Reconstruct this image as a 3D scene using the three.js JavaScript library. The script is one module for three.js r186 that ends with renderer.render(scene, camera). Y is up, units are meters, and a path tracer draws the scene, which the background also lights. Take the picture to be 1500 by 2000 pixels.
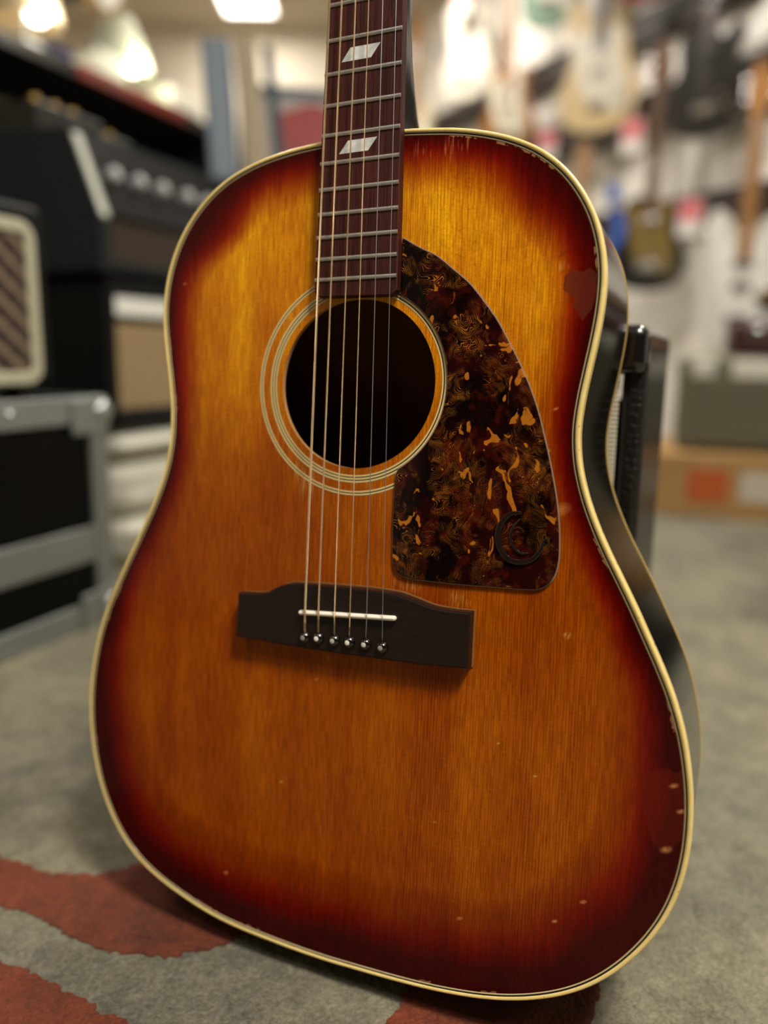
import * as THREE from 'three';
import { RoundedBoxGeometry } from 'three/addons/geometries/RoundedBoxGeometry.js';
import { mergeGeometries } from 'three/addons/utils/BufferGeometryUtils.js';
import { RectAreaLightUniformsLib } from 'three/addons/lights/RectAreaLightUniformsLib.js';

// ---------------------------------------------------------------- camera, light, exposure
const scene = new THREE.Scene();
scene.background = new THREE.Color(0x000000);
const camera = new THREE.PerspectiveCamera(64.93, 0.75, 0.05, 40);
camera.position.set(0, 0.39466, 0);
camera.up.set(-0.0152864, 0.981039, -0.193205);
camera.lookAt(0, 0.39466 - 0.193228, -0.981154);
camera.focus = 0.458;
camera.userData.fStop = 2.0;
const renderer = new THREE.WebGLRenderer({ antialias: true });
renderer.toneMapping = THREE.LinearToneMapping;
renderer.toneMappingExposure = 1.9;
renderer.shadowMap.enabled = true;
RectAreaLightUniformsLib.init();
const WARM = 0xfff7ec;
// ceiling panels: x, z, size, intensity, drop below the ceiling
const LAMPS = [
  [0.5, 0.35, 0.34, 76, 0.5], [-0.95, 0.5, 0.3, 12, 0], [1.3, -1.4, 0.3, 60, 0], [0.35, -2.6, 0.3, 55, 0],  // first: unseen key light, added and hung low to brighten the guitar top
  [-1.0, -3.0, 0.3, 44, 0], [0.05, -4.4, 0.3, 50, 0], [-0.9, -5.52, 0.3, 16, 0], [1.5, 1.2, 0.3, 10, 0],
];
const CEIL = 2.55;

// ---------------------------------------------------------------- helpers
function rng(a) { return () => { a |= 0; a = a + 0x6D2B79F5 | 0; let t = Math.imul(a ^ a >>> 15, 1 | a); t = t + Math.imul(t ^ t >>> 7, 61 | t) ^ t; return ((t ^ t >>> 14) >>> 0) / 4294967296; }; }
const rand = rng(7);
function hash(x, y) { let h = Math.imul(x, 374761393) + Math.imul(y, 668265263) | 0; h = Math.imul(h ^ h >>> 13, 1274126177); return ((h ^ h >>> 16) >>> 0) / 4294967296; }
function noise(x, y) {
  const i = Math.floor(x), j = Math.floor(y), fx = x - i, fy = y - j, a = fx * fx * (3 - 2 * fx), b = fy * fy * (3 - 2 * fy);
  return (hash(i, j) * (1 - a) + hash(i + 1, j) * a) * (1 - b) + (hash(i, j + 1) * (1 - a) + hash(i + 1, j + 1) * a) * b;
}
function fbm(x, y, n = 4) { let s = 0, a = 0.5, t = 0; for (let k = 0; k < n; k++) { s += a * noise(x, y); t += a; a /= 2; x = x * 2.03 + 11.3; y = y * 2.03 + 5.7; } return s / t; }
const clamp = (x, a = 0, b = 1) => Math.min(b, Math.max(a, x));
const sstep = (a, b, x) => { const t = clamp((x - a) / (b - a)); return t * t * (3 - 2 * t); };
const mix = (a, b, t) => a + (b - a) * t;
const mix3 = (a, b, t) => [mix(a[0], b[0], t), mix(a[1], b[1], t), mix(a[2], b[2], t)];
function tex(w, h, fn, srgb = true, repeat = null) {
  const d = new Uint8Array(w * h * 4);
  for (let y = 0; y < h; y++) for (let x = 0; x < w; x++) {
    const c = fn(x / w, y / h, x, y), k = (y * w + x) * 4;
    if (typeof c === 'number') d[k] = d[k + 1] = d[k + 2] = clamp(c, 0, 255); else { d[k] = clamp(c[0], 0, 255); d[k + 1] = clamp(c[1], 0, 255); d[k + 2] = clamp(c[2], 0, 255); }
    d[k + 3] = 255;
  }
  const t = new THREE.DataTexture(d, w, h);
  t.magFilter = THREE.LinearFilter; t.minFilter = THREE.LinearMipmapLinearFilter; t.generateMipmaps = true;
  t.wrapS = t.wrapT = THREE.RepeatWrapping;
  if (repeat) t.repeat.set(repeat[0], repeat[1]);
  if (srgb) t.colorSpace = THREE.SRGBColorSpace;
  t.needsUpdate = true;
  return t;
}
function mat(color, roughness = 0.6, o = {}) { return new THREE.MeshPhysicalMaterial({ color, roughness, ...o }); }
const names = new Map();
function numbered(n) { const k = names.get(n) || 0; names.set(n, k + 1); return k ? n + '_' + String(k).padStart(3, '0') : n; }
function tag(o, label, category, group) { o.userData.label = label; o.userData.category = category; if (group) o.userData.group = group; return o; }
function thing(name, label, category, pos = [0, 0, 0], turn = 0, group) {
  const o = new THREE.Group(); o.name = numbered(name); o.position.set(...pos); o.rotation.y = turn; scene.add(o);
  return tag(o, label, category, group);
}
function part(name, geo, m, parent, extra = {}) {
  const o = new THREE.Mesh(Array.isArray(geo) ? (geo.length > 1 ? mergeGeometries(geo.map(g => g.index ? g.toNonIndexed() : g)) : geo[0]) : geo, m);
  o.name = numbered(name); o.castShadow = o.receiveShadow = true; parent.add(o); Object.assign(o.userData, extra); return o;
}
function struct(name, geo, m) { const o = part(name, geo, m, scene); o.userData.kind = 'structure'; return o; }
function box(w, h, d, x = 0, y = 0, z = 0, r = 0.004) {   // base-centred rounded box
  const g = r > 0 ? new RoundedBoxGeometry(w, h, d, 2, Math.min(r, w / 2.01, h / 2.01, d / 2.01)) : new THREE.BoxGeometry(w, h, d);
  return g.translate(x, y + h / 2, z);
}
function cyl(r0, r1, h, x = 0, y = 0, z = 0, axis = 'y', n = 24) {
  const g = new THREE.CylinderGeometry(r1, r0, h, n);
  if (axis === 'z') g.rotateX(Math.PI / 2); if (axis === 'x') g.rotateZ(-Math.PI / 2);
  return g.translate(x, y, z);
}
function prism(pts, depth, bevel = 0.004) {   // polygon in x,y pushed along z
  const s = new THREE.Shape(pts.map(p => new THREE.Vector2(p[0], p[1])));
  return new THREE.ExtrudeGeometry(s, { depth, bevelEnabled: bevel > 0, bevelThickness: bevel, bevelSize: bevel, bevelOffset: -bevel, bevelSegments: 2, curveSegments: 8 });
}
function surf(P, rows, cols, closed, uvFn) {   // grid of points P[r][c] -> BufferGeometry
  const pos = [], uv = [], idx = [];
  for (let r = 0; r < rows; r++) for (let c = 0; c < cols; c++) { const p = P(r, c); pos.push(p[0], p[1], p[2]); const q = uvFn ? uvFn(p, r, c) : [c / (cols - 1), r / (rows - 1)]; uv.push(q[0], q[1]); }
  const cc = closed ? cols : cols - 1;
  for (let r = 0; r < rows - 1; r++) for (let c = 0; c < cc; c++) { const a = r * cols + c, b = r * cols + (c + 1) % cols, d = a + cols, e = b + cols; idx.push(a, d, b, b, d, e); }
  const g = new THREE.BufferGeometry();
  g.setAttribute('position', new THREE.Float32BufferAttribute(pos, 3));
  g.setAttribute('uv', new THREE.Float32BufferAttribute(uv, 2));
  g.setIndex(idx); g.computeVertexNormals();
  return g;
}

// ---------------------------------------------------------------- the acoustic guitar
// u to the right, v up the strings (0 at the fourteenth fret), w out of the soundboard; millimetres in the lists
const OUT = [24.8, 1.1, 41.4, -0.3, 58.0, -2.4, 74.3, -6.0, 90.1, -11.2, 105.0, -18.7, 118.1, -29.1, 128.8, -41.8, 136.9, -56.4, 142.0, -72.3, 144.2, -88.8, 143.8, -105.5, 141.8, -122.0, 139.0, -138.5, 136.3, -155.0, 134.9, -171.6, 136.3, -188.2, 140.4, -204.4, 146.4, -220.0, 153.6, -235.0, 161.6, -249.7, 169.5, -264.4, 177.0, -279.3, 184.4, -294.2, 191.1, -309.5, 196.4, -325.3, 200.2, -341.6, 202.6, -358.1, 203.5, -374.8, 202.8, -391.4, 200.2, -407.9, 195.4, -423.9, 188.3, -439.0, 179.2, -453.0, 168.5, -465.8, 156.2, -477.0, 142.3, -486.2, 127.2, -493.4, 111.4, -498.9, 95.2, -502.8, 78.7, -505.4, 62.1, -507.1, 45.5, -508.1, 28.8, -508.7, 12.1, -509.1, -4.6, -509.4, -21.3, -509.1, -38.0, -508.4, -54.6, -507.3, -71.3, -505.9, -87.8, -503.6, -104.1, -499.9, -120.0, -495.0, -135.7, -489.2, -150.6, -481.8, -164.2, -472.1, -175.6, -460.0, -184.8, -446.1, -192.1, -431.1, -197.3, -415.2, -200.9, -398.9, -202.8, -382.3, -203.1, -365.7, -201.6, -349.0, -198.7, -332.6, -194.4, -316.5, -188.6, -300.8, -181.5, -285.7, -174.0, -270.8, -166.2, -256.1, -158.4, -241.3, -150.9, -226.4, -144.3, -211.1, -139.5, -195.1, -137.2, -178.6, -137.3, -161.9, -139.2, -145.3, -141.9, -128.8, -144.4, -112.3, -145.3, -95.7, -143.6, -79.1, -139.1, -63.0, -131.9, -48.0, -122.0, -34.6, -109.8, -23.2, -95.7, -14.3, -80.2, -8.1, -64.1, -4.0, -47.6, -1.4, -31.0, 0.1];
const HOLE = [0, -0.146], HR = 0.0508;
const outPts = [];
for (let i = 0; i < OUT.length; i += 2) outPts.push(new THREE.Vector3(OUT[i] / 1000, OUT[i + 1] / 1000, 0));
for (const u of [-17, -3, 11]) outPts.push(new THREE.Vector3(u / 1000, 0.0011, 0));
const outCurve = new THREE.CatmullRomCurve3(outPts, true, 'centripetal');
const NO = 480, ringPts = outCurve.getSpacedPoints(NO).slice(0, NO);
const ringN = ringPts.map((p, i) => { const a = ringPts[(i + NO - 2) % NO], b = ringPts[(i + 2) % NO], t = new THREE.Vector2(b.x - a.x, b.y - a.y).normalize(); return [t.y, -t.x]; });   // runs clockwise: this points inwards
const inward = ringN[60][0] * (ringPts[60].x - 0) < 0 ? 1 : -1;
const off = (i, o) => [ringPts[i].x + inward * ringN[i][0] * o, ringPts[i].y + inward * ringN[i][1] * o];
const depthAt = v => 0.1074 - 0.0407 * (v + 0.25);
const V0 = 0.5085;   // the group stands at the end block, so the local height is v + V0
const gg = new THREE.Group();
gg.name = 'acoustic_guitar'; scene.add(gg);
gg.position.set(-0.026707, 0.017295, -0.442486);
gg.quaternion.set(-0.0682981, -0.2025375, 0.0019853, 0.9768879);
tag(gg, 'sunburst acoustic guitar with tortoiseshell pickguard, leaning upright on the carpet', 'guitar');
const L = g => g.translate(0, V0, 0);
// distance from the edge on a coarse grid, for the sprayed sunburst
const GX = 172, GY = 208, U0 = -0.215, UW = 0.43, VB = -0.52, VH = 0.52, grid = new Float32Array(GX * GY);
for (let j = 0; j < GY; j++) for (let i = 0; i < GX; i++) {
  const u = U0 + UW * i / (GX - 1), v = VB + VH * j / (GY - 1); let m = 1;
  for (let k = 0; k < NO; k += 2) { const p = ringPts[k], d = (p.x - u) * (p.x - u) + (p.y - v) * (p.y - v); if (d < m) m = d; }
  grid[j * GX + i] = Math.sqrt(m) * 1000;
}
function edgeDist(u, v) {
  const x = clamp((u - U0) / UW * (GX - 1), 0, GX - 1.001), y = clamp((v - VB) / VH * (GY - 1), 0, GY - 1.001), i = x | 0, j = y | 0, a = x - i, b = y - j, k = j * GX + i;
  return (grid[k] * (1 - a) + grid[k + 1] * a) * (1 - b) + (grid[k + GX] * (1 - a) + grid[k + GX + 1] * a) * b;
}
function lerpTable(T, x) { for (let i = 0; i < T.length - 1; i++) if (x <= T[i + 1][0]) return mix(T[i][1], T[i + 1][1], clamp((x - T[i][0]) / (T[i + 1][0] - T[i][0]))); return T[T.length - 1][1]; }
const BURST = [[-0.51, 1.75], [-0.45, 1.75], [-0.38, 1.45], [-0.3, 1.05], [-0.24, 0.8], [-0.18, 0.72], [-0.1, 0.95], [-0.05, 1.15], [0, 0.85]];
const WORN = [[120.9, -90.2], [123.5, -87.6], [128.1, -86], [134.8, -85.5], [138.5, -89.8], [138.9, -97.8], [136, -108.5], [133.6, -112.5], [129.9, -105.5], [125.4, -101.3], [120.7, -97]];
const WORN2 = [[176, -352], [200, -346], [203, -378], [192, -392], [182, -388], [179, -371]];
function inPoly(P, x, y) { let c = false; for (let i = 0, j = P.length - 1; i < P.length; j = i++) if ((P[i][1] > y) !== (P[j][1] > y) && x < (P[j][0] - P[i][0]) * (y - P[i][1]) / (P[j][1] - P[i][1]) + P[i][0]) c = !c; return c; }
// pick marks, dents and scratches: u, v, length, width, angle, strength (mm)
const marks = [];
{
  const r = rng(31);
  const patch = (cu, cv, su, sv, n, len, wid, ang, st) => { for (let k = 0; k < n; k++) marks.push([cu + (r() - 0.5) * su, cv + (r() - 0.5) * sv, len * (0.5 + r()), wid * (0.5 + r()), ang + (r() - 0.5) * 0.12, st * (0.4 + 0.6 * r())]); };
  patch(-33, -206, 16, 16, 26, 9, 0.5, Math.PI / 2, 0.5); patch(38, -263, 18, 9, 22, 5, 0.5, Math.PI / 2, 0.5); patch(72, -270, 14, 7, 18, 4, 0.5, Math.PI / 2, 0.5);
  patch(41, -187, 8, 8, 16, 5, 0.5, Math.PI / 2, 0.7); patch(-10, -205, 40, 6, 14, 4, 0.4, Math.PI / 2, 0.35); patch(-47, -112, 6, 20, 10, 4, 0.4, Math.PI / 2, 0.5);
  patch(48, -12, 34, 9, 22, 5, 0.6, Math.PI / 2, 0.3); patch(98, -395, 90, 60, 44, 16, 0.14, -0.2, 0.2); patch(60, -420, 70, 60, 30, 10, 0.14, -0.22, 0.18);
  patch(120, -82, 8, 8, 4, 3, 1.0, 1.5, 0.35); patch(104, -112, 14, 30, 14, 8, 0.8, Math.PI / 2, 0.16); patch(133.5, -284, 4, 5, 5, 2, 0.7, 1.2, 0.7);
  for (const [u, v, s, a] of [[-43, -400, 1.6, 0.8], [-83, -470, 2, 0.6], [193, -356, 2.4, 0.9], [197, -369, 2.2, 0.8], [191, -391, 3.2, 0.8], [121, -160, 1.4, 0.6], [118, -183, 1.6, 0.6], [62, -404, 1.3, 0.7], [120, -365, 1.3, 0.7], [98, -350, 1.2, 0.6], [-20, -330, 1.3, 0.6], [-12, -315, 1.0, 0.5], [126, -215, 6, 0.4], [-128, -80, 1.4, 0.5], [150, -430, 2, 0.6], [135, -445, 1.8, 0.6], [80, -458, 2, 0.5]]) marks.push([u, v, s * 1.3, s * 0.7, 0.4, a]);
}
const MG = new Map();
marks.forEach((m, k) => { const rr = m[2] + 2; for (let a = Math.floor((m[0] - rr) / 10); a <= Math.floor((m[0] + rr) / 10); a++) for (let b = Math.floor((m[1] - rr) / 10); b <= Math.floor((m[1] + rr) / 10); b++) { const key = a * 1000 + b; if (!MG.has(key)) MG.set(key, []); MG.get(key).push(k); } });
const TW = 1720, TH = 2048;
function grainAt(U, V) {   // fine straight spruce grain, tighter towards the centre seam, a little wavering
  const w = U + 1.6 * (noise(U * 0.02 + 5, V * 0.006) - 0.5) * 4;
  const ph = w * 0.6 + 2.2 * noise(w * 0.05, 3.3);
  const f = ph - Math.floor(ph), line = sstep(0.55, 0.9, f) * (1 - sstep(0.92, 1, f));
  return line * (0.35 + 0.65 * noise(U * 0.07, V * 0.015 + 80)) * (0.35 + 0.65 * noise(Math.floor(ph) * 1.7, V * 0.012));
}
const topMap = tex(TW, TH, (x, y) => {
  const u = U0 + UW * x, v = VB + VH * y, U = u * 1000, V = v * 1000;
  let s = lerpTable(BURST, v);
  if (V > -90) s *= 1 + 0.75 * sstep(70, 105, Math.abs(U)) * sstep(-78, -40, V) * (U < 0 ? 1 : 0.5);
  const warp = (fbm(U * 0.03 + 40, V * 0.02, 3) - 0.5) * 7 + (noise(U * 0.5, V * 0.03) - 0.5) * 2;
  const e = edgeDist(u, v) / s + warp;
  let c;
  const RAMP = [[6, [56, 2, 1]], [12, [92, 5, 1]], [17, [124, 28, 2]], [22, [154, 66, 3]], [33, [212, 136, 14]]];
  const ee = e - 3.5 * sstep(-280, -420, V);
  if (ee <= 6) c = RAMP[0][1]; else if (ee >= 33) c = RAMP[4][1]; else for (let i = 0; i < 4; i++) if (ee < RAMP[i + 1][0]) { c = mix3(RAMP[i][1], RAMP[i + 1][1], (ee - RAMP[i][0]) / (RAMP[i + 1][0] - RAMP[i][0])); break; }
  const k = 1 + (fbm(U * 0.06, V * 0.008 + 9, 3) - 0.5) * 0.22 + (fbm(U * 0.02 + 70, V * 0.02, 3) - 0.5) * 0.16;
  c = [c[0] * k, c[1] * k * k, c[2] * k];
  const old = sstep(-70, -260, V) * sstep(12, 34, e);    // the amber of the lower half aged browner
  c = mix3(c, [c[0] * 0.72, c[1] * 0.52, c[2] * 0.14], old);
  const g = grainAt(U, V) * sstep(9, 26, e);
  c = mix3(c, [c[0] * 0.78, c[1] * 0.62, c[2] * 0.45], g);
  const fl = (noise(U * 1.3, V * 0.12) - 0.5) * 0.2 + (noise(U * 0.9 + 3, V * 1.1) - 0.5) * 0.08; c = [c[0] * (1 + fl), c[1] * (1 + fl * 1.5), c[2] * (1 + fl)];
  if (V > -95 && U > 15) {                                // crazed lacquer by the upper treble edge
    const q = Math.abs(noise(U * 0.22 + 2 * noise(U * 0.1, V * 0.1), V * 0.3) - 0.5); const cr = (1 - sstep(0, 0.035, q)) * sstep(0.45, 0.65, noise(U * 0.05 + 9, V * 0.05));
    c = mix3(c, [c[0] * 0.6, c[1] * 0.45, c[2] * 0.4], cr * 0.3);
  }
  { const sx = Math.abs(U + 4.2 - 0.012 * (V + 300)); if (sx < 0.7 && V < -296 && V > -440) c = mix3(c, [226, 150, 50], 0.35 * (1 - sx / 0.7) * noise(3, V * 0.05)); }   // glue line of the two halves
  const wj = (noise(U * 0.16, V * 0.16) - 0.5) * 3;
  if (inPoly(WORN, U + wj, V + wj)) c = mix3(c, [92, 42, 26], 0.72);
  if (inPoly(WORN2, U + wj * 2, V + wj * 2)) c = mix3(c, [100, 26, 8], 0.45);
  const cell = MG.get(Math.floor(U / 10) * 1000 + Math.floor(V / 10));
  if (cell) for (const i of cell) {
    const m = marks[i], ca = Math.cos(m[4]), sa = Math.sin(m[4]), a = ((U - m[0]) * ca + (V - m[1]) * sa) / m[2], b = (-(U - m[0]) * sa + (V - m[1]) * ca) / m[3], d = a * a + b * b;
    if (d < 1) c = mix3(c, [196, 148, 88], Math.min(0.95, 1.7 * m[5]) * (1 - d) * (0.5 + 0.5 * noise(U * 2, V * 2)));
  }
  if (edgeDist(u, v) < 4.9 + 1.6 * noise(U * 0.12, V * 0.12) && noise(U * 0.05 + 50, V * 0.05) > 0.74 && noise(U * 0.6, V * 0.6) > 0.4) c = mix3(c, [160, 124, 84], 0.75);   // chipped lacquer along the binding
  return c;
});
const topBump = tex(860, 1024, (x, y) => { const U = (U0 + UW * x) * 1000, V = (VB + VH * y) * 1000; return 128 - 70 * grainAt(U, V) + 50 * (noise(U * 0.8, V * 0.06) - 0.5) + 40 * (fbm(U * 0.03, V * 0.03, 2) - 0.5); }, false);
const topUV = p => [(p[0] - U0) / UW, (p[1] - VB) / VH];
const IN = 0.0044;
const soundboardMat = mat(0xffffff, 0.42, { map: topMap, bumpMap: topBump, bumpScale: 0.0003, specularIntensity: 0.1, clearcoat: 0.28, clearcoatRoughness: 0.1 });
const RK = 26;
function plate(w, inset, holeR, dome = 0) {   // a plate between the outline and a round hole (or a point)
  return surf((r, c) => {
    const [x, y] = off(c % NO, inset), a = Math.atan2(y - HOLE[1], x - HOLE[0]), t = r / (RK - 1);
    const hx = HOLE[0] + holeR * Math.cos(a), hy = HOLE[1] + holeR * Math.sin(a), px = mix(hx, x, t), py = mix(hy, y, t);
    const ww = typeof w === 'function' ? w(py) : w;
    return [px, py, ww + dome * (1 - t * t)];
  }, RK, NO, true, topUV);
}
const blackLacquer = mat(0x080504, 0.14, { specularIntensity: 0.9 });
const innerWood = mat(0xa87c52, 0.8, { map: tex(256, 512, (x, y) => { const g = fbm(x * 40, y * 4, 4); return [170 + 60 * g, 130 + 60 * g, 95 + 50 * g]; }) });
const ivory = mat(0xffffff, 0.35, { map: tex(512, 64, (x, y) => { const n = fbm(x * 60, y * 4, 4), st = noise(x * 170, y * 3) > 0.93 && noise(x * 900, y * 9) > 0.5 ? 0.6 : 1; return [250 * (0.93 + 0.08 * n) * st, 222 * (0.93 + 0.08 * n) * st, 140 * (0.9 + 0.16 * n) * st * st]; }), clearcoat: 0.5, clearcoatRoughness: 0.2 });
const paleLine = mat(0xc4b184, 0.4, { clearcoat: 0.4 });
const blackLine = mat(0x0b0806, 0.4);
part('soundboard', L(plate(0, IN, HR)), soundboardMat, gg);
part('soundboard_underside', L(plate(-0.003, IN, HR)), innerWood, gg);
part('sound_hole_edge', L(surf((r, c) => { const a = c / 120 * 2 * Math.PI; return [HOLE[0] + HR * Math.cos(a), HOLE[1] + HR * Math.sin(a), [0.0001, -0.0004, -0.003][r]]; }, 3, 120, true)), mat(0xb98a55, 0.7), gg);
function band(profile) { return L(surf((r, c) => { const [x, y] = off(c % NO, profile[r][0]); const w = profile[r][1]; return [x, y, typeof w === 'function' ? w(ringPts[c % NO].y) : w]; }, profile.length, NO, true, (p, r, c) => [c / NO * 6, r / profile.length])); }
part('binding', band([[0.0027, -0.002], [0.0027, 0.0001], [0.0009, 0.0001], [0.0003, -0.0003], [0, -0.001], [0, -0.0062], [0.001, -0.0062]]), ivory, gg, { label: 'cream plastic binding around the soundboard' });
part('purfling', band([[0.0037, -0.001], [0.0037, 0.00006], [0.0027, 0.00006]]), blackLine, gg, { label: 'black purfling line inside the binding' });
part('purfling', band([[0.0044, -0.001], [0.0044, 0.00008], [0.0037, 0.00008]]), paleLine, gg, { label: 'pale purfling line inside the black one' });
part('rim', band([[0.0004, -0.0062], [0.0004, v => -depthAt(v) * 0.35], [0.0004, v => -depthAt(v) * 0.7], [0.0004, v => -depthAt(v) + 0.0026]]), blackLacquer, gg, { label: 'near black lacquered side of the body' });
part('rim_lining', band([[0.004, -0.003], [0.004, v => -depthAt(v) + 0.003]]), innerWood, gg);
part('back_binding', band([[0.0008, v => -depthAt(v) + 0.0026], [0, v => -depthAt(v) + 0.0026], [0, v => -depthAt(v)], [0.0026, v => -depthAt(v)]]), mat(0xb89a5a, 0.4), gg);
part('back', L(plate(v => -depthAt(v), 0.002, 0.0001, -0.004)), blackLacquer, gg);
part('back_lining', L(plate(v => -depthAt(v) + 0.003, 0.003, 0.0001, -0.003)), innerWood, gg);

const rosetteMat = mat(0xdcc283, 0.45, { clearcoat: 0.3 });
// rosette: rings inlaid round the sound hole
function ringGeo(r0, r1, w) { return L(new THREE.RingGeometry(HR + r0, HR + r1, 128, 1).translate(HOLE[0], HOLE[1], w)); }
part('rosette', [ringGeo(0.0042, 0.0088, 0.0001), ringGeo(0.0138, 0.0165, 0.0001)], blackLine, gg, { label: 'black ground of the inlaid rosette rings' });
for (const [a, b] of [[0.0042, 0.0052], [0.0059, 0.0070], [0.0077, 0.0088], [0.0138, 0.0148], [0.0155, 0.0165]]) part('rosette_ring', ringGeo(a, b, 0.00018), rosetteMat, gg);

// pickguard
const PG = [[27.6, -62], [37, -67.6], [49.2, -73.9], [59, -81.7], [69.2, -90.3], [78.9, -101.5], [86.9, -112.5], [94.2, -124.8], [99.8, -134.9], [105.4, -146.3], [111.2, -160.5], [115.5, -174.6], [119, -187.1], [122.1, -199.9], [124.4, -210.9], [126.2, -223.7], [126.9, -235], [126.8, -243.6], [125.2, -251], [121.7, -256.2], [116.2, -259.2], [107.5, -260], [92.6, -260.3], [69.6, -260.8], [49.7, -260.6], [39, -260], [33.1, -258], [29.8, -253.5], [28.8, -244.1], [28.3, -222.5], [28.4, -207.1], [28.9, -199.4]];
const pgShape = new THREE.Shape();
{
  const c = new THREE.CatmullRomCurve3(PG.map(p => new THREE.Vector3(p[0] / 1000, p[1] / 1000, 0)), false, 'centripetal').getPoints(160);
  pgShape.moveTo(c[0].x, c[0].y); for (const p of c.slice(1)) pgShape.lineTo(p.x, p.y);
  const R = 0.0587, a0 = Math.atan2(-0.1985 - HOLE[1], 0.0315), a1 = Math.acos(0.0276 / R);
  for (let k = 0; k <= 60; k++) { const a = mix(a0, a1, k / 60); pgShape.lineTo(HOLE[0] + R * Math.cos(a), HOLE[1] + R * Math.sin(a)); }
  pgShape.closePath();
}
const tortMap = tex(1024, 1700, (x, y) => {
  const U = 22 + 110 * x, V = -265 + 208 * y;
  const w1 = fbm(U * 0.06 + 3, V * 0.06, 3), w2 = fbm(U * 0.06 + 60, V * 0.06 + 20, 3);
  let c = mix3([9, 2, 2], [36, 5, 5], sstep(0.3, 0.72, fbm(U * 0.08 + 17, V * 0.06, 4)));
  const rb = sstep(0.55, 0.7, fbm(U * 0.2 + 90, V * 0.15, 3)); c = mix3(c, [96, 20, 7], rb * 0.4);
  // bundles of fine wavering gold streaks, the direction turning from patch to patch
  for (let k = 0; k < 2; k++) {
    const ang = (fbm(U * 0.022 + 7 + 40 * k, V * 0.022, 2) - 0.4) * 2.4 + 0.6 * (w1 - 0.5) + 0.5 * k, ca = Math.cos(ang), sa = Math.sin(ang);
    const p = (U * ca + V * sa) * (0.46 + 0.14 * k) + 1.3 * fbm(U * 0.16 + 9 * k, V * 0.16, 2) + 1.2 * w2, q = -U * sa + V * ca;
    const f = p - Math.floor(p), tri = Math.abs(f - 0.5) * 2, seg = noise(Math.floor(p) * 3.7 + 2 + 31 * k, q * 0.2);
    const patch = sstep(0.5, 0.57, fbm(U * 0.07 + 120 + 55 * k, V * 0.06 + 33, 3));
    const wid = 0.56 + 0.32 * noise(U * 0.3, V * 0.3);
    const line = sstep(wid, wid + 0.14, tri) * sstep(0.3, 0.45, seg) * patch;
    c = mix3(c, mix3([120, 56, 14], [206, 138, 46], seg), line * 0.9);
  }
  const blob = sstep(0.74, 0.77, fbm(U * 0.16 + 9 + 2 * w1, V * 0.12 + 4 * w2, 3)); c = mix3(c, [186, 112, 30], blob * 0.9);
  return c;
});
{
  const g = new THREE.ExtrudeGeometry(pgShape, { depth: 0.0009, bevelEnabled: true, bevelThickness: 0.0004, bevelSize: 0.0005, bevelOffset: -0.0005, bevelSegments: 2 });
  const P = g.attributes.position, uv = g.attributes.uv;
  for (let i = 0; i < P.count; i++) uv.setXY(i, (P.getX(i) * 1000 - 22) / 110, (P.getY(i) * 1000 + 265) / 208);
  part('pickguard', L(g.translate(0, 0, 0.0006)), mat(0xffffff, 0.35, { map: tortMap, specularIntensity: 0.1, clearcoat: 0.4, clearcoatRoughness: 0.06, bumpMap: tex(256, 256, (x, y) => 255 * fbm(x * 14, y * 14, 3), false, [2, 4]), bumpScale: 0.0003 }), gg, { label: 'dark tortoiseshell pickguard with gold flecks' });
  const e = new THREE.ExtrudeGeometry(pgShape, { depth: 0.0004, bevelEnabled: true, bevelThickness: 0.0001, bevelSize: 0.0006, bevelOffset: 0, bevelSegments: 1 });
  part('pickguard_edge', L(e.translate(0, 0, 0.0002)), mat(0x8f7a66, 0.5), gg);
}
// raised round emblem on the pickguard
function ribbon(pts, widths, h, z) {
  const c = new THREE.CatmullRomCurve3(pts.map(p => new THREE.Vector3(p[0] / 1000, p[1] / 1000, 0)), false, 'centripetal'), n = 48, A = [], B = [];
  for (let i = 0; i <= n; i++) { const p = c.getPoint(i / n), t = c.getTangent(i / n), w = lerpTable(widths.map((x, k) => [k / (widths.length - 1), x]), i / n) / 2000; A.push([p.x - t.y * w, p.y + t.x * w]); B.unshift([p.x + t.y * w, p.y - t.x * w]); }
  return prism([...A, ...B], h, 0.0003).translate(0, 0, z);
}
const emblemMat = mat(0x1f1410, 0.2, { clearcoat: 1, clearcoatRoughness: 0.1 });
part('emblem', [L(ribbon([[106, -217.5], [99.5, -218.5], [94.5, -224], [92.8, -231], [94.3, -238], [99, -243.5], [105.5, -245], [112.5, -243], [117, -238], [119, -231.5]], [1.6, 2.6, 3.2, 3.2, 3, 3, 2.8, 2.4, 1.4], 0.0012, 0.0018)), L(ribbon([[105, -221], [101.5, -225.5], [100.2, -231], [102, -236.5], [106, -239.8], [110.5, -239.8]], [0.8, 1.3, 1.5, 1.4, 1.2, 0.7], 0.001, 0.0018))], emblemMat, gg, { label: 'dark raised open-loop emblem' });

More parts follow.
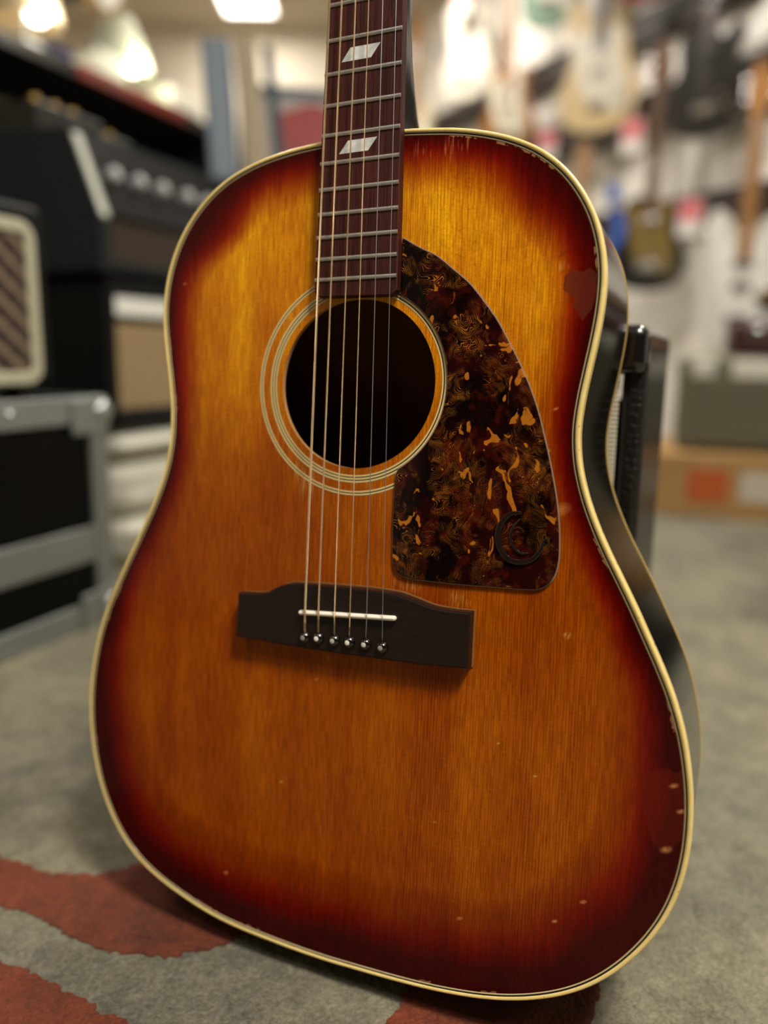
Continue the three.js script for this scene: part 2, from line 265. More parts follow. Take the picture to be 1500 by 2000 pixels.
// fretboard, frets, inlays, neck
const SC = 0.6477, dn = n => SC * (1 - Math.pow(2, -n / 12)), vf = n => dn(14) - dn(n), hw = v => 0.0255 - 0.0175 * v, NUT = dn(14);
const roseMap = tex(256, 2048, (x, y) => { const g = fbm(x * 60, y * 26, 3), s = noise(x * 150, y * 30), k = fbm(x * 5, y * 7, 3); return [48 + 26 * g + 16 * k - 26 * s * (s > 0.62), 20 + 16 * g + 8 * k - 14 * s * (s > 0.62), 17 + 12 * g + 6 * k - 10 * s * (s > 0.62)]; });
const rosewood = mat(0xffffff, 0.5, { map: roseMap, specularIntensity: 0.4 });
{
  const e = -0.0955, pts = [[-hw(NUT), NUT], [hw(NUT), NUT], [hw(e), e + 0.003], [hw(e) - 0.003, e], [-hw(e) + 0.003, e + 0.001], [-hw(e), e + 0.004]];
  const g = prism(pts, 0.0052, 0.0006), P = g.attributes.position, uv = g.attributes.uv;
  for (let i = 0; i < P.count; i++) uv.setXY(i, (P.getX(i) + P.getZ(i)) / 0.06 + 0.5, (P.getY(i) + 0.1) / 0.46);
  part('fretboard', L(g.translate(0, 0, 0.0008)), rosewood, gg, { label: 'dark rosewood fretboard' });
}
const fretMat = mat(0xc9c9c4, 0.34, { metalness: 0.9, bumpMap: tex(256, 32, (x, y) => 255 * fbm(x * 40, y * 4, 3), false), bumpScale: 0.0004 });
for (let n = 1; n <= 20; n++) {
  const v = vf(n), w = hw(v) - 0.0003, s = new THREE.Shape(); s.absarc(0, 0, 0.00125, 0, Math.PI);
  const g = new THREE.ExtrudeGeometry(s, { depth: 2 * w, bevelEnabled: false, curveSegments: 10 }).scale(1, 0.9, 1).rotateY(Math.PI / 2).rotateX(Math.PI / 2).translate(-w, v, 0.0065);
  part('fret', L(g), fretMat, gg);
}
const pearl = mat(0xffffff, 0.25, { map: tex(256, 128, (x, y) => { const n = fbm(x * 5 + 3 * noise(x * 3, y * 3), y * 4, 3); return [176 + 66 * n, 180 + 62 * n, 172 + 62 * n]; }), clearcoat: 1, clearcoatRoughness: 0.08, iridescence: 0.3 });
for (const q of [[[-13.9, 41.2], [5.2, 41.2], [10.9, 48.8], [-8.3, 48.8]], [[-13.4, -11.6], [5.4, -11.5], [11, -4.3], [-7.8, -4.4]]]) {
  const g = prism(q.map(p => [p[0] / 1000, p[1] / 1000]), 0.0003, 0), P = g.attributes.position, uv = g.attributes.uv;
  for (let i = 0; i < P.count; i++) uv.setXY(i, P.getX(i) * 40, P.getY(i) * 60);
  part('inlay', L(g.translate(0, 0, 0.0064)), pearl, gg, { label: 'slanted mother of pearl inlay' });
}
{
  const ST = [[NUT + 0.002, 0.021], [0.2, 0.022], [0.09, 0.0245], [0.06, 0.028], [0.045, 0.034], [0.03, 0.045], [0.018, 0.06], [0.008, 0.078], [0.001, 0.094]];
  const g = surf((r, c) => { const [v, d] = ST[r], a = c / 24 * Math.PI, W = hw(v) - 0.0004, k = Math.pow(Math.sin(a), 0.75); return [-W * Math.cos(a) * (1 - 0.25 * sstep(0.03, 0.09, d) * Math.sin(a)), v, 0.0012 - d * k]; }, ST.length, 25, false);
  part('neck', L(g), blackLacquer, gg, { label: 'near black neck with curved heel' });
  const hs = [[-0.0215, 0], [0.0215, 0], [0.036, 0.03], [0.033, 0.1], [0.034, 0.165], [0, 0.185], [-0.034, 0.165], [-0.033, 0.1], [-0.036, 0.03]];
  const h = prism(hs, 0.014, 0.0015).translate(0, 0, -0.013).rotateX(-0.28).translate(0, NUT + 0.003, 0.002);
  part('headstock', L(h), blackLacquer, gg);
  part('nut', L(box(0.042, 0.009, 0.0045, 0, 0, 0, 0.0006).rotateX(Math.PI / 2).translate(0, NUT + 0.001, 0.0012)), mat(0xe8e0cc, 0.4), gg);
}
// bridge, saddle, pins
const ebony = mat(0xffffff, 0.38, { map: tex(512, 128, (x, y) => { const g = fbm(x * 10, y * 40, 4); return [22 + 17 * g, 14 + 10 * g, 11 + 8 * g]; }), specularIntensity: 0.5, clearcoat: 0.15, clearcoatRoughness: 0.25 });
{
  const top = new THREE.CatmullRomCurve3([[-73.6, -279.2], [-62, -278.6], [-53, -277], [-45.5, -273], [-38.2, -270.2], [-25, -269.2], [-6, -268.6], [13.1, -268.3], [27, -268.6], [36, -269.3], [44.8, -271.3], [56.7, -274.4], [68, -275.3], [80.7, -275.2]].map(p => new THREE.Vector3(p[0] / 1000, p[1] / 1000, 0)), false, 'centripetal').getPoints(60).map(p => [p.x, p.y]);
  const pts = [...top, [0.0806, -0.3073], [0.05, -0.3087], [0.0, -0.3092], [-0.04, -0.3085], [-0.074, -0.3075]];
  const g = prism(pts, 0.0072, 0.0011).translate(0, 0, 0.001), P = g.attributes.position, uv = g.attributes.uv;
  for (let i = 0; i < P.count; i++) uv.setXY(i, P.getX(i) / 0.16 + 0.5, P.getY(i) / 0.045);
  part('bridge', L(g), ebony, gg, { label: 'dark wooden bridge with curved upper edge' });
  const gl = prism(pts.map(p => [p[0] * 1.006 + 0.0002, (p[1] + 0.29) * 1.03 - 0.29]), 0.0006, 0).translate(0, 0, 0.00015);
  part('bridge_footprint', L(gl), mat(0x8a6234, 0.7), gg, { label: 'pale bare wood line around the bridge' });
  const sad = new THREE.CapsuleGeometry(0.0016, 0.0617, 6, 16).scale(1, 1, 1.5).rotateZ(-Math.PI / 2 + 0.0526).translate(0.0042, -0.2849, 0.0103);
  part('saddle', L(sad), mat(0xf2ead8, 0.35, { clearcoat: 0.5 }), gg, { label: 'white bone saddle' });
}
const pinMat = mat(0x0a0908, 0.18, { clearcoat: 1, clearcoatRoughness: 0.05 });
const PINS = [[-23.9, -301.8], [-14.5, -301.1], [-3.6, -301.2], [6.4, -301], [17.2, -300.9], [28, -301.5]];
const dotTone = [0x8d8b84, 0xf2efe4, 0xb5b2a6, 0xeeeade, 0xcfcbbf, 0x96928a];
PINS.forEach(([u, v], k) => {
  const prof = [[0, 0.0128], [0.0012, 0.0127], [0.0026, 0.0119], [0.0036, 0.0106], [0.0038, 0.0095], [0.0034, 0.0088], [0.0024, 0.0084], [0.0024, 0.006]].map(p => new THREE.Vector2(p[0], p[1])).reverse();
  const g = new THREE.LatheGeometry(prof, 24).rotateX(Math.PI / 2).translate(u / 1000, v / 1000, 0);
  const pin = part('bridge_pin', L(g), pinMat, gg);
  const d = new THREE.SphereGeometry(0.0017, 16, 8, 0, 2 * Math.PI, 0, 1.1).scale(1, 0.35, 1).rotateX(Math.PI / 2).translate(u / 1000, v / 1000, 0.0124);
  part('pearl_dot', L(d), mat(dotTone[k], 0.25, { clearcoat: 1 }), pin);
});
// strings, bass to treble
const SAD = [[-22.1, -285.9], [-12.9, -285.4], [-2.0, -285], [8.1, -284.6], [19, -284.1], [29.1, -283.6]], TOPU = [[-20.4, 75.4], [-12.4, 73.9], [-3.6, 72.3], [4.7, 70.7], [13.5, 69.1], [21.8, 67.6]];
const DIA = [1.35, 1.1, 0.85, 0.66, 0.48, 0.36];
const bronze = mat(0xe0c092, 0.36, { metalness: 0.75, bumpMap: tex(16, 16, (x, y) => 255 * Math.abs(Math.sin(y * Math.PI)), false, [1, 900]), bumpScale: 0.0001 }), steel = mat(0xc6ccd2, 0.3, { metalness: 0.85 });
SAD.forEach(([u, v], k) => {
  const [tu, tv] = TOPU[k], nu = u + (tu - u) * (NUT * 1000 - v) / (tv - v), r = DIA[k] / 2000;
  const pts = [[nu, NUT * 1000, 8.6], [tu, tv, 11.3], [u, v + 1.2, 13.25], [u, v - 0.8, 13.2], [u + 0.45 * (PINS[k][0] - u), v - 7, 11.4], [PINS[k][0] - 0.2, PINS[k][1] + 3.8, 9.2], [PINS[k][0], PINS[k][1] + 2.2, 7.2]].map(p => new THREE.Vector3(p[0] / 1000, p[1] / 1000, (p[2]) / 1000 + r));
  const path = new THREE.CurvePath(); for (let i = 0; i < pts.length - 1; i++) path.add(new THREE.LineCurve3(pts[i], pts[i + 1]));
  part('string', L(new THREE.TubeGeometry(path, 220, r, 8)), k < 4 ? bronze : steel, gg, { label: k < 4 ? 'bronze wound string' : 'plain steel string' });
});

// ---------------------------------------------------------------- the room
const carpetBase = (U, V, a, b) => { const n = fbm(U * 9, V * 9, 4), m = fbm(U * 60, V * 60, 3), f = noise(U * 900, V * 900), s = noise(U * 300, V * 300); const k = 0.72 + 0.3 * n + 0.26 * (m - 0.5) + 0.22 * (f - 0.5) + 0.14 * (s - 0.5); return [a[0] * k + (b ? 10 : 6) * (n - 0.5), a[1] * k, a[2] * k - 8 * (n - 0.5)]; };
const beigeMap = tex(1536, 1536, (x, y) => carpetBase(x * 0.9 + 3, y * 0.9 + 2, [128, 123, 102]), true);
const rustMap = tex(1024, 1024, (x, y) => carpetBase(x * 0.6 + 13, y * 0.6 + 7, [116, 54, 30], 1), true);
const pileBump = tex(1024, 1024, (x, y) => 255 * (0.6 * noise(x * 420, y * 420) + 0.4 * fbm(x * 60, y * 60, 3)), false);
const beige = mat(0xffffff, 0.95, { map: beigeMap, bumpMap: pileBump, bumpScale: 0.002 }), rust = mat(0xffffff, 0.95, { map: rustMap, bumpMap: pileBump, bumpScale: 0.002 });
{
  const g = new THREE.PlaneGeometry(8.4, 9, 1, 1).rotateX(-Math.PI / 2).translate(0.7, 0, -1.9), uv = g.attributes.uv;
  for (let i = 0; i < uv.count; i++) uv.setXY(i, uv.getX(i) * 8.4 / 0.9, uv.getY(i) * 9 / 0.9);
  const slab = new THREE.BoxGeometry(8.4, 0.1, 9).translate(0.7, -0.051, -1.9);
  const fl = struct('floor', g, beige); part('floor_slab', slab, mat(0x777067, 0.9), fl);
  function inlay(pts) {   // rust carpet let into the beige one, its cut edge slightly ragged
    const c = new THREE.CatmullRomCurve3(pts.map(p => new THREE.Vector3(p[0] / 1000, p[1] / 1000, 0)), true, 'centripetal').getSpacedPoints(700), r = rng(5);
    const P = c.map(p => [p.x + (noise(p.x * 260, p.y * 260) - 0.5) * 0.005 + (r() - 0.5) * 0.0012, -p.y + (noise(p.x * 260 + 50, p.y * 260) - 0.5) * 0.005]);
    const g2 = prism(P, 0.0012, 0).rotateX(-Math.PI / 2), p2 = g2.attributes.position, u2 = g2.attributes.uv;
    for (let i = 0; i < p2.count; i++) u2.setXY(i, p2.getX(i) / 0.6, p2.getZ(i) / 0.6);
    part('carpet_inlay', g2, rust, fl, { label: 'rust red curved band in the carpet' });
  }
  inlay([[-420, -640], [-350, -600], [-300, -571], [-280, -563], [-259, -552], [-234, -549], [-212, -551], [-198, -557], [-184, -567], [-150, -600], [-100, -625], [-60, -605], [-62, -555], [-78, -510], [-96, -484], [-109, -475], [-122, -470], [-135, -466], [-155, -467], [-175, -469], [-192, -476], [-219, -490], [-247, -505], [-273, -515], [-340, -545], [-430, -585]]);
  inlay([[-430, -545], [-340, -500], [-280, -475], [-247, -460], [-222, -449], [-198, -437], [-174, -424], [-150, -411], [-100, -380], [-90, -330], [-200, -300], [-400, -350]]);
  inlay([[8, -416], [14, -428], [17, -437], [28, -462], [60, -478], [100, -470], [130, -458], [142, -446], [139, -438], [135, -430], [130, -416], [120, -360], [60, -330], [10, -370]]);
}
const plaster = tex(512, 512, (x, y) => { const n = fbm(x * 20, y * 20, 4); return [236 + 16 * (n - 0.5), 226 + 16 * (n - 0.5), 208 + 16 * (n - 0.5)]; });
const wallMat = mat(0xffffff, 0.85, { map: plaster }), whiteWall = mat(0xe4dfd6, 0.8);
const WALL_O = new THREE.Vector3(1.07, 0, -4), WALL_D = new THREE.Vector3(0.455, 0, 0.89), WALL_N = new THREE.Vector3(-0.89, 0, 0.455), WALL_TURN = Math.atan2(-0.89, 0.455);
struct('wall_back', new THREE.BoxGeometry(4.2, CEIL, 0.12).translate(-1.4, CEIL / 2, -6.06), wallMat);
struct('wall_left', new THREE.BoxGeometry(0.12, CEIL, 8.4).translate(-2.66, CEIL / 2, -1.9), wallMat);
struct('wall_front', new THREE.BoxGeometry(7.4, CEIL, 0.12).translate(1.0, CEIL / 2, 2.26), mat(0x2a1f18, 0.8));
struct('wall_right', new THREE.BoxGeometry(9.8, CEIL, 0.12).translate(2.3, CEIL / 2, -0.06).rotateY(WALL_TURN).translate(WALL_O.x, 0, WALL_O.z), whiteWall);
struct('ceiling', new THREE.BoxGeometry(8.4, 0.1, 9).translate(0.7, CEIL + 0.05, -1.9), mat(0xc8bca8, 0.9));
LAMPS.forEach(([x, z, s, I, drop], k) => {
  const lab = ['square key light panel added on a stem above the guitar, out of view', 'small ceiling panel left of the photographer', 'ceiling panel nearest the right hand wall', 'ceiling panel in the middle of the shop', 'ceiling panel above the amplifier row', 'ceiling panel by the far right guitars', 'far ceiling panel glowing at the top left of the neck', 'ceiling panel right behind the photographer'][k];
  const t = thing('ceiling_light', lab, 'lamp', [x, CEIL - drop, z], 0, 'ceiling panels');
  if (drop) part('stem', cyl(0.008, 0.008, drop, 0, drop / 2, 0), mat(0x222222, 0.5), t);
  part('housing', new THREE.BoxGeometry(s + 0.06, 0.03, s + 0.06).translate(0, -0.015, 0), mat(0xddd6c8, 0.5), t);
  part('diffuser', new THREE.BoxGeometry(s, 0.006, s).translate(0, -0.032, 0), new THREE.MeshStandardMaterial({ color: 0xffffff, emissive: WARM, emissiveIntensity: 4 }), t);
  const l = new THREE.RectAreaLight(WARM, I, s, s); l.position.set(0, -0.045, 0); l.rotation.x = -Math.PI / 2; t.add(l);
});
// ---------------------------------------------------------------- right behind the guitar: the small amplifier it leans on
const crocBump = tex(512, 512, (x, y) => {
  const S = 14; let a = 9, b = 9; const gx = x * S, gy = y * S;
  for (let j = -1; j <= 1; j++) for (let i = -1; i <= 1; i++) { const cx = Math.floor(gx) + i, cy = Math.floor(gy) + j, wx = (cx + S) % S, wy = (cy + S) % S, d = Math.hypot(cx + 0.15 + 0.7 * hash(wx, wy) - gx, (cy + 0.15 + 0.7 * hash(wx + 99, wy) - gy) * 1.3); if (d < a) { b = a; a = d; } else if (d < b) b = d; }
  return 255 * sstep(0, 0.28, b - a);
}, false);
const croc = mat(0x100b08, 0.42, { bumpMap: crocBump, bumpScale: 0.00025, clearcoat: 0.4, clearcoatRoughness: 0.15 });
const crocPlain = mat(0x100c0a, 0.26, { clearcoat: 1, clearcoatRoughness: 0.12 });
{
  const a = thing('guitar_amplifier', 'small black crocodile-skin amplifier standing right behind the acoustic guitar', 'amplifier', [0.055, 0.003, -0.70], -0.4066);
  // local x along the front to the right, z to the viewer; the front right edge is at x = 0.17, z = 0.09
  const W = 0.34, D = 0.18, H = 0.41;
  const side = x => { const g = box(0.017, H - 0.012, D - 0.012, x, 0.006, -0.002, 0.006), P = g.attributes.position, N = g.attributes.normal, uv = g.attributes.uv; for (let i = 0; i < P.count; i++) { const ax = Math.abs(N.getX(i)) > 0.7; uv.setXY(i, (ax ? P.getZ(i) : P.getX(i)) / 0.085, P.getY(i) / 0.085); } return g; };
  part('side_panel', side(W / 2 - 0.0085), croc, a); part('side_panel', side(-W / 2 + 0.0085), croc, a);
  part('top_rail', box(W, 0.034, D, 0, H - 0.03, 0.002, 0.009), crocPlain, a, { label: 'glossy black padded top of the cabinet' });
  part('bottom_panel', box(W - 0.06, 0.03, D - 0.02, 0, 0.006, 0, 0.005), croc, a);
  part('back_panel', box(W - 0.06, H - 0.09, 0.012, 0, 0.036, -D / 2 + 0.012, 0.003), crocPlain, a);
  const ribs = []; for (let y = 0.04; y < H - 0.028; y += 0.0031) ribs.push(new THREE.BoxGeometry(W - 0.036, 0.0018, 0.003).translate(0, y, D / 2 - 0.007));
  part('grille_backing', box(W - 0.04, H - 0.06, 0.004, 0, 0.036, D / 2 - 0.012, 0.001), mat(0x1d1710, 0.9), a);
  part('grille_cloth', ribs, mat(0xf6ead0, 0.8), a, { kind: 'stuff', label: 'ribbed cream grille cloth' });
  for (const sx of [-1, 1]) part('foot', cyl(0.01, 0.01, 0.009, sx * 0.13, 0.0015, 0.06), blackLine, a);
}
// ---------------------------------------------------------------- left row of amplifiers: local x runs away along the fronts, z faces the aisle
const ROW = Math.atan2(0.925, 0.379), RD = new THREE.Vector3(0.379, 0, -0.925), RN = new THREE.Vector3(0.925, 0, 0.379);
const rowAt = (ox, oz, t, n, y) => [ox + RD.x * t + RN.x * n, y, oz + RD.z * t + RN.z * n];
const tolex = (c, r = 0.6) => mat(c, r, { bumpMap: tolexBump, bumpScale: 0.0006, specularIntensity: 0.35 });
const tolexBump = tex(256, 256, (x, y) => 255 * fbm(x * 50, y * 50, 2), false, [5, 5]);
const alu = mat(0xa3a8a6, 0.42, { metalness: 0.85, bumpMap: tex(256, 256, (x, y) => 255 * fbm(x * 12, y * 40, 4), false), bumpScale: 0.0006 });
const blackTolex = tolex(0x060505, 0.6), charcoal = tolex(0x1d2224, 0.65), darkLam = mat(0x040303, 0.4, { specularIntensity: 0.3 });
{
  const W = 0.62, D = 0.46, H = 0.33;
  const c = thing('flight_case', 'black road case with grey metal edges and ball corners, on the carpet', 'case', rowAt(-0.413, -1.131, 0.03 - W / 2, -D / 2, 0), ROW);
  part('lid_body', box(W - 0.01, 0.19, D - 0.01, 0, 0.133, 0, 0.002), darkLam, c); part('case_body', box(W - 0.01, 0.112, D - 0.01, 0, 0.006, 0, 0.002), darkLam, c);
  for (const [y, h] of [[0, 0.036], [0.096, 0.05], [0.293, 0.037]]) { part('edge_strip', box(W, h, 0.006, 0, y, D / 2 - 0.003, 0.002), alu, c); part('edge_strip', box(0.006, h, D, W / 2 - 0.003, y, 0, 0.002), alu, c); part('edge_strip', box(W, h, 0.006, 0, y, -D / 2 + 0.003, 0.002), alu, c); part('edge_strip', box(0.006, h, D, -W / 2 + 0.003, y, 0, 0.002), alu, c); }
  for (const sx of [-1, 1]) for (const sz of [-1, 1]) { part('corner_post', box(0.034, H - 0.01, 0.008, sx * (W / 2 - 0.017), 0.004, sz * (D / 2 - 0.002), 0.002), alu, c); part('corner_post', box(0.008, H - 0.01, 0.034, sx * (W / 2 - 0.002), 0.004, sz * (D / 2 - 0.017), 0.002), alu, c); }
  for (const sx of [-1, 1]) for (const sz of [-1, 1]) for (const y of [0.037, H - 0.016]) {
    const plate = part('corner_plate', [box(0.07, 0.05, 0.006, sx * (W / 2 - 0.034), y - 0.036, sz * (D / 2 + 0.002), 0.003), box(0.006, 0.05, 0.07, sx * (W / 2 + 0.002), y - 0.036, sz * (D / 2 - 0.034), 0.003)], alu, c);
    part('ball_corner', new THREE.SphereGeometry(0.02, 20, 14).translate(sx * (W / 2 - 0.008), y - (y < 0.1 ? 0.014 : 0.006), sz * (D / 2 - 0.008)), mat(0xc4c9c8, 0.3, { metalness: 0.9 }), plate);
  }
  for (let x = -0.28; x < 0.29; x += 0.14) part('rivet', new THREE.SphereGeometry(0.006, 12, 8).scale(1, 1, 0.5).translate(x, 0.312, D / 2 + 0.001), mat(0xd8dcda, 0.25, { metalness: 0.9 }), c);
  part('top_sheet', box(W - 0.02, 0.004, D - 0.02, 0, H - 0.006, 0, 0.001), darkLam, c);
}
const grilleTex = tex(512, 512, (x, y) => { const u = (x + y) * 6, v = (x - y) * 6, a = Math.abs(u - Math.floor(u) - 0.5) * 2, b = Math.abs(v - Math.floor(v) - 0.5) * 2, n = noise(x * 200, y * 200); const k = 0.8 + 0.4 * n; return a > 0.62 || b > 0.94 ? [122 * k, 104 * k, 84 * k] : [44 * k, 28 * k, 20 * k]; });
const piping = mat(0xb5b298, 0.5), goldTrim = mat(0x8a6b2d, 0.4, { metalness: 0.6 });
function frameGeo(w, h, t, r, z) {   // rounded rectangular frame standing in x,y
  const rr = (s, w, h, r) => { s.moveTo(-w / 2 + r, -h / 2); s.lineTo(w / 2 - r, -h / 2); s.absarc(w / 2 - r, -h / 2 + r, r, -Math.PI / 2, 0); s.lineTo(w / 2, h / 2 - r); s.absarc(w / 2 - r, h / 2 - r, r, 0, Math.PI / 2); s.lineTo(-w / 2 + r, h / 2); s.absarc(-w / 2 + r, h / 2 - r, r, Math.PI / 2, Math.PI); s.lineTo(-w / 2, -h / 2 + r); s.absarc(-w / 2 + r, -h / 2 + r, r, Math.PI, 1.5 * Math.PI); return s; };
  const s = rr(new THREE.Shape(), w, h, r), k = rr(new THREE.Path(), w - 2 * t, h - 2 * t, Math.max(r - t, 0.001)); s.holes.push(k);
  return new THREE.ExtrudeGeometry(s, { depth: 0.006, bevelEnabled: true, bevelThickness: 0.002, bevelSize: 0.002, bevelSegments: 2, curveSegments: 6 }).translate(0, 0, z);
}
const ctrlKnob = (x, y, z, r, h, m) => cyl(r, r * 0.85, h, x, y, z, 'z', 20);
{ // diamond-grille combo on the road case
  const W = 0.6, D = 0.26, H = 0.228;
  const a = thing('combo_amplifier', 'black combo amplifier with brown diagonal-striped grille and cream piping, on the road case', 'amplifier', rowAt(-0.413, -1.131, -0.05 - W / 2, -D / 2 - 0.012, 0.332), ROW);
  part('cabinet', box(W, H, D, 0, 0.012, 0, 0.012), blackTolex, a);
  part('grille_frame', frameGeo(W - 0.05, H - 0.03, 0.012, 0.022, D / 2 - 0.003).translate(0, H / 2 + 0.004, 0), piping, a, { label: 'cream piping frame' });
  const g = new THREE.BoxGeometry(W - 0.07, H - 0.05, 0.004).translate(0, H / 2 + 0.004, D / 2), uv = g.attributes.uv; for (let i = 0; i < uv.count; i++) uv.setXY(i, uv.getX(i) * 2.2, uv.getY(i) * 0.95);
  part('grille_cloth', g, mat(0xffffff, 0.9, { map: grilleTex }), a);
  for (const sx of [-1, 1]) for (const sz of [-1, 1]) part('foot', cyl(0.014, 0.014, 0.016, sx * 0.26, 0.006, sz * 0.1), blackLine, a);
  part('handle', new THREE.TorusGeometry(0.06, 0.008, 8, 24, Math.PI).scale(1, 0.4, 1).translate(0, H + 0.002, 0), blackLine, a);
}
{ // stack at the end of the row: cloth-covered base, tan combo, slanted charcoal combo
  const ox = -0.477, oz = -1.4;
  const clothMat = mat(0xdedccb, 0.95, { bumpMap: tex(256, 256, (x, y) => 255 * fbm(x * 22, y * 22, 4), false), bumpScale: 0.004 });
  [[0, 0.085, 0.62, 0.03], [0.09, 0.105, 0.66, 0.0], [0.198, 0.055, 0.6, 0.01]].forEach(([y, h, w, n], k) => {
    const g = new RoundedBoxGeometry(w, h, 0.36, 6, h * 0.46), P = g.attributes.position;
    for (let i = 0; i < P.count; i++) P.setXYZ(i, P.getX(i) + 0.012 * (noise(P.getY(i) * 30 + k * 9, P.getZ(i) * 20) - 0.5), P.getY(i) * (0.93 + 0.07 * noise(P.getX(i) * 9 + k * 7, P.getZ(i) * 9)), P.getZ(i) + 0.03 * (noise(P.getX(i) * 14 + k * 5, P.getY(i) * 40) - 0.5));
    g.computeVertexNormals();
    const o = part('folded_blanket', g, clothMat, scene); o.position.set(...rowAt(ox, oz, w / 2 + 0.02, -0.19 + n * 0.4, y + h / 2)); o.rotation.y = ROW;
    tag(o, ['folded off-white blanket lying on the floor, bottom of the stack of three', 'thickest folded off-white blanket, middle of the stack of three', 'thin folded off-white blanket directly under the tan-grille combo'][k], 'blanket', 'folded blankets under the amplifier stack');
  });
  const W = 0.56, D = 0.24, H = 0.258;
  const a = thing('combo_amplifier', 'black combo amplifier with plain tan grille cloth and white name panel, on folded blankets', 'amplifier', rowAt(ox, oz, W / 2, -D / 2, 0.254), ROW);
  part('cabinet', [box(W, 0.03, D, 0, 0.006, 0, 0.006), box(W, 0.02, D, 0, H - 0.02, 0, 0.006), box(0.03, H - 0.006, D, -W / 2 + 0.015, 0.006, 0, 0.006), box(0.03, H - 0.006, D, W / 2 - 0.015, 0.006, 0, 0.006), box(W - 0.04, H - 0.008, 0.1, 0, 0.006, -0.05, 0.004)], blackTolex, a);
  part('grille_cloth', box(W - 0.07, 0.155, 0.02, 0, 0.03, 0.1, 0.008), mat(0xa88f68, 0.95, { map: tex(256, 256, (x, y) => { const n = noise(x * 120, y * 120); return [210 + 40 * n, 210 + 40 * n, 205 + 45 * n]; }) }), a, { label: 'plain tan grille cloth' });
  part('control_panel', box(W - 0.06, 0.056, 0.02, 0, 0.187, 0.096, 0.003), blackLine, a);
  part('name_plate', box(0.22, 0.034, 0.008, -0.15, 0.198, 0.108, 0.012), mat(0xf2f2ea, 0.3, { clearcoat: 0.6 }), a, { label: 'white name plate' });
  for (let k = 0; k < 4; k++) part('knob', ctrlKnob(0.02 + k * 0.06, 0.215, 0.114, 0.014, 0.02), mat(0x191919, 0.3), a);
  const sl = thing('combo_amplifier', 'charcoal combo amplifier with slanted knob panel, topmost of the left stack', 'amplifier', rowAt(ox, oz, 0.5, -0.16, 0.518), ROW);
  const S = 1.0, prof = [[-0.16, 0.006], [0.16, 0.006], [0.16, 0.094], [0.102, 0.238], [-0.16, 0.24]].reverse();
  const end = x => prism(prof, 0.022, 0.003).rotateY(-Math.PI / 2).translate(x, 0, 0);
  part('side_panel', end(-S / 2 + 0.022), charcoal, sl); part('side_panel', end(S / 2), charcoal, sl);
  part('top_panel', box(S - 0.04, 0.014, 0.26, 0, 0.226, -0.03, 0.004), charcoal, sl); part('bottom_panel', box(S - 0.04, 0.02, 0.31, 0, 0.006, 0, 0.004), charcoal, sl); part('back_panel', box(S - 0.04, 0.22, 0.012, 0, 0.01, -0.15, 0.002), charcoal, sl);
  part('grille_cloth', box(S - 0.046, 0.07, 0.012, 0, 0.024, 0.144, 0.003), mat(0x352a1c, 0.95), sl, { label: 'dark brown grille cloth' });
  part('control_panel', box(S - 0.046, 0.142, 0.012, 0, 0, 0, 0.002).rotateX(-0.383).translate(0, 0.098, 0.148), mat(0x080808, 0.4, { specularIntensity: 0.4 }), sl);
  part('trim_bar', box(0.02, 0.15, 0.014, 0, 0, 0, 0.006).rotateX(-0.383).translate(-S / 2 + 0.012, 0.09, 0.16), mat(0xbfc2b4, 0.4, { metalness: 0.2 }), sl, { label: 'pale metal trim bar on the slanted edge' });
  for (let k = 0; k < 12; k++) { const x = -0.43 + k * 0.066 + (k > 2 ? 0.012 : 0); const kn = part('knob', cyl(0.0135, 0.0115, 0.018, 0, 0, 0, 'z').rotateX(-0.383).translate(x, 0.172, 0.132), mat(0xc9cdd0, 0.4, { metalness: 0.4 }), sl); part('pointer', cyl(0.008, 0.007, 0.004, 0, 0, 0.01, 'z').rotateX(-0.383).translate(x, 0.172, 0.132), mat(0xe6e8ea, 0.3, { metalness: 0.5 }), kn); }
  part('rocker_switch', box(0.02, 0.012, 0.01, 0, 0, 0, 0.002).rotateX(-0.383).translate(0.44, 0.17, 0.134), mat(0xdddddd, 0.4), sl);
  // record sleeves and books standing on the slanted combo
  const sleeves = [[-0.362, -1.87, 0.058, 0.285, 0.05, 0x6f7f92, 0x8b98a4, 'thick blue-grey book', 'leftmost of the upright spines'], [-0.29, -1.9, 0.05, 0.305, 0.10, 0xb9aa8c, 0xb9aa8c, 'tall cream box set', 'right beside the blue-grey book'], [-0.24, -1.93, 0.022, 0.295, 0.11, 0x2b4652, 0x2b4652, 'thin teal record sleeve', 'between the cream box set and the red picture']];
  sleeves.forEach(([x, z, w, h, lean, c, c2, nm, wh], k) => {
    const r = thing(k < 2 ? 'book' : 'record_sleeve', nm + ', ' + wh, k < 2 ? 'book' : 'record', [x, 0.76 + Math.sin(lean) * w * 0.5, z], 0.12, 'sleeves and books on the charcoal combo');
    part('cover', box(w, h, 0.14, 0, 0, -0.07, 0.002).rotateZ(lean), mat(c, 0.55), r);
    part('spine', box(w * 0.8, h * 0.96, 0.003, 0, 0.006, 0.001, 0.001).rotateZ(lean), mat(c2, 0.5), r);
  });
  const art = tex(256, 256, (x, y) => { const d = Math.hypot(x - 0.55, (y - 0.6) * 1.2), n = fbm(x * 8, y * 8, 3); return d < 0.26 + 0.1 * n ? [150, 52, 48] : x < 0.12 || y > 0.9 ? [70, 84, 92] : [168, 160, 156]; });
  const big = thing('record_sleeve', 'large grey record sleeve with a red picture, leaning beside the teal sleeve', 'record', [-0.225, 0.764, -2.2], 0.2, 'sleeves and books on the charcoal combo');
  part('cover', box(0.31, 0.31, 0.006, 0, 0, 0, 0.001).rotateX(-0.2), mat(0xffffff, 0.45, { map: art, clearcoat: 0.3 }), big);
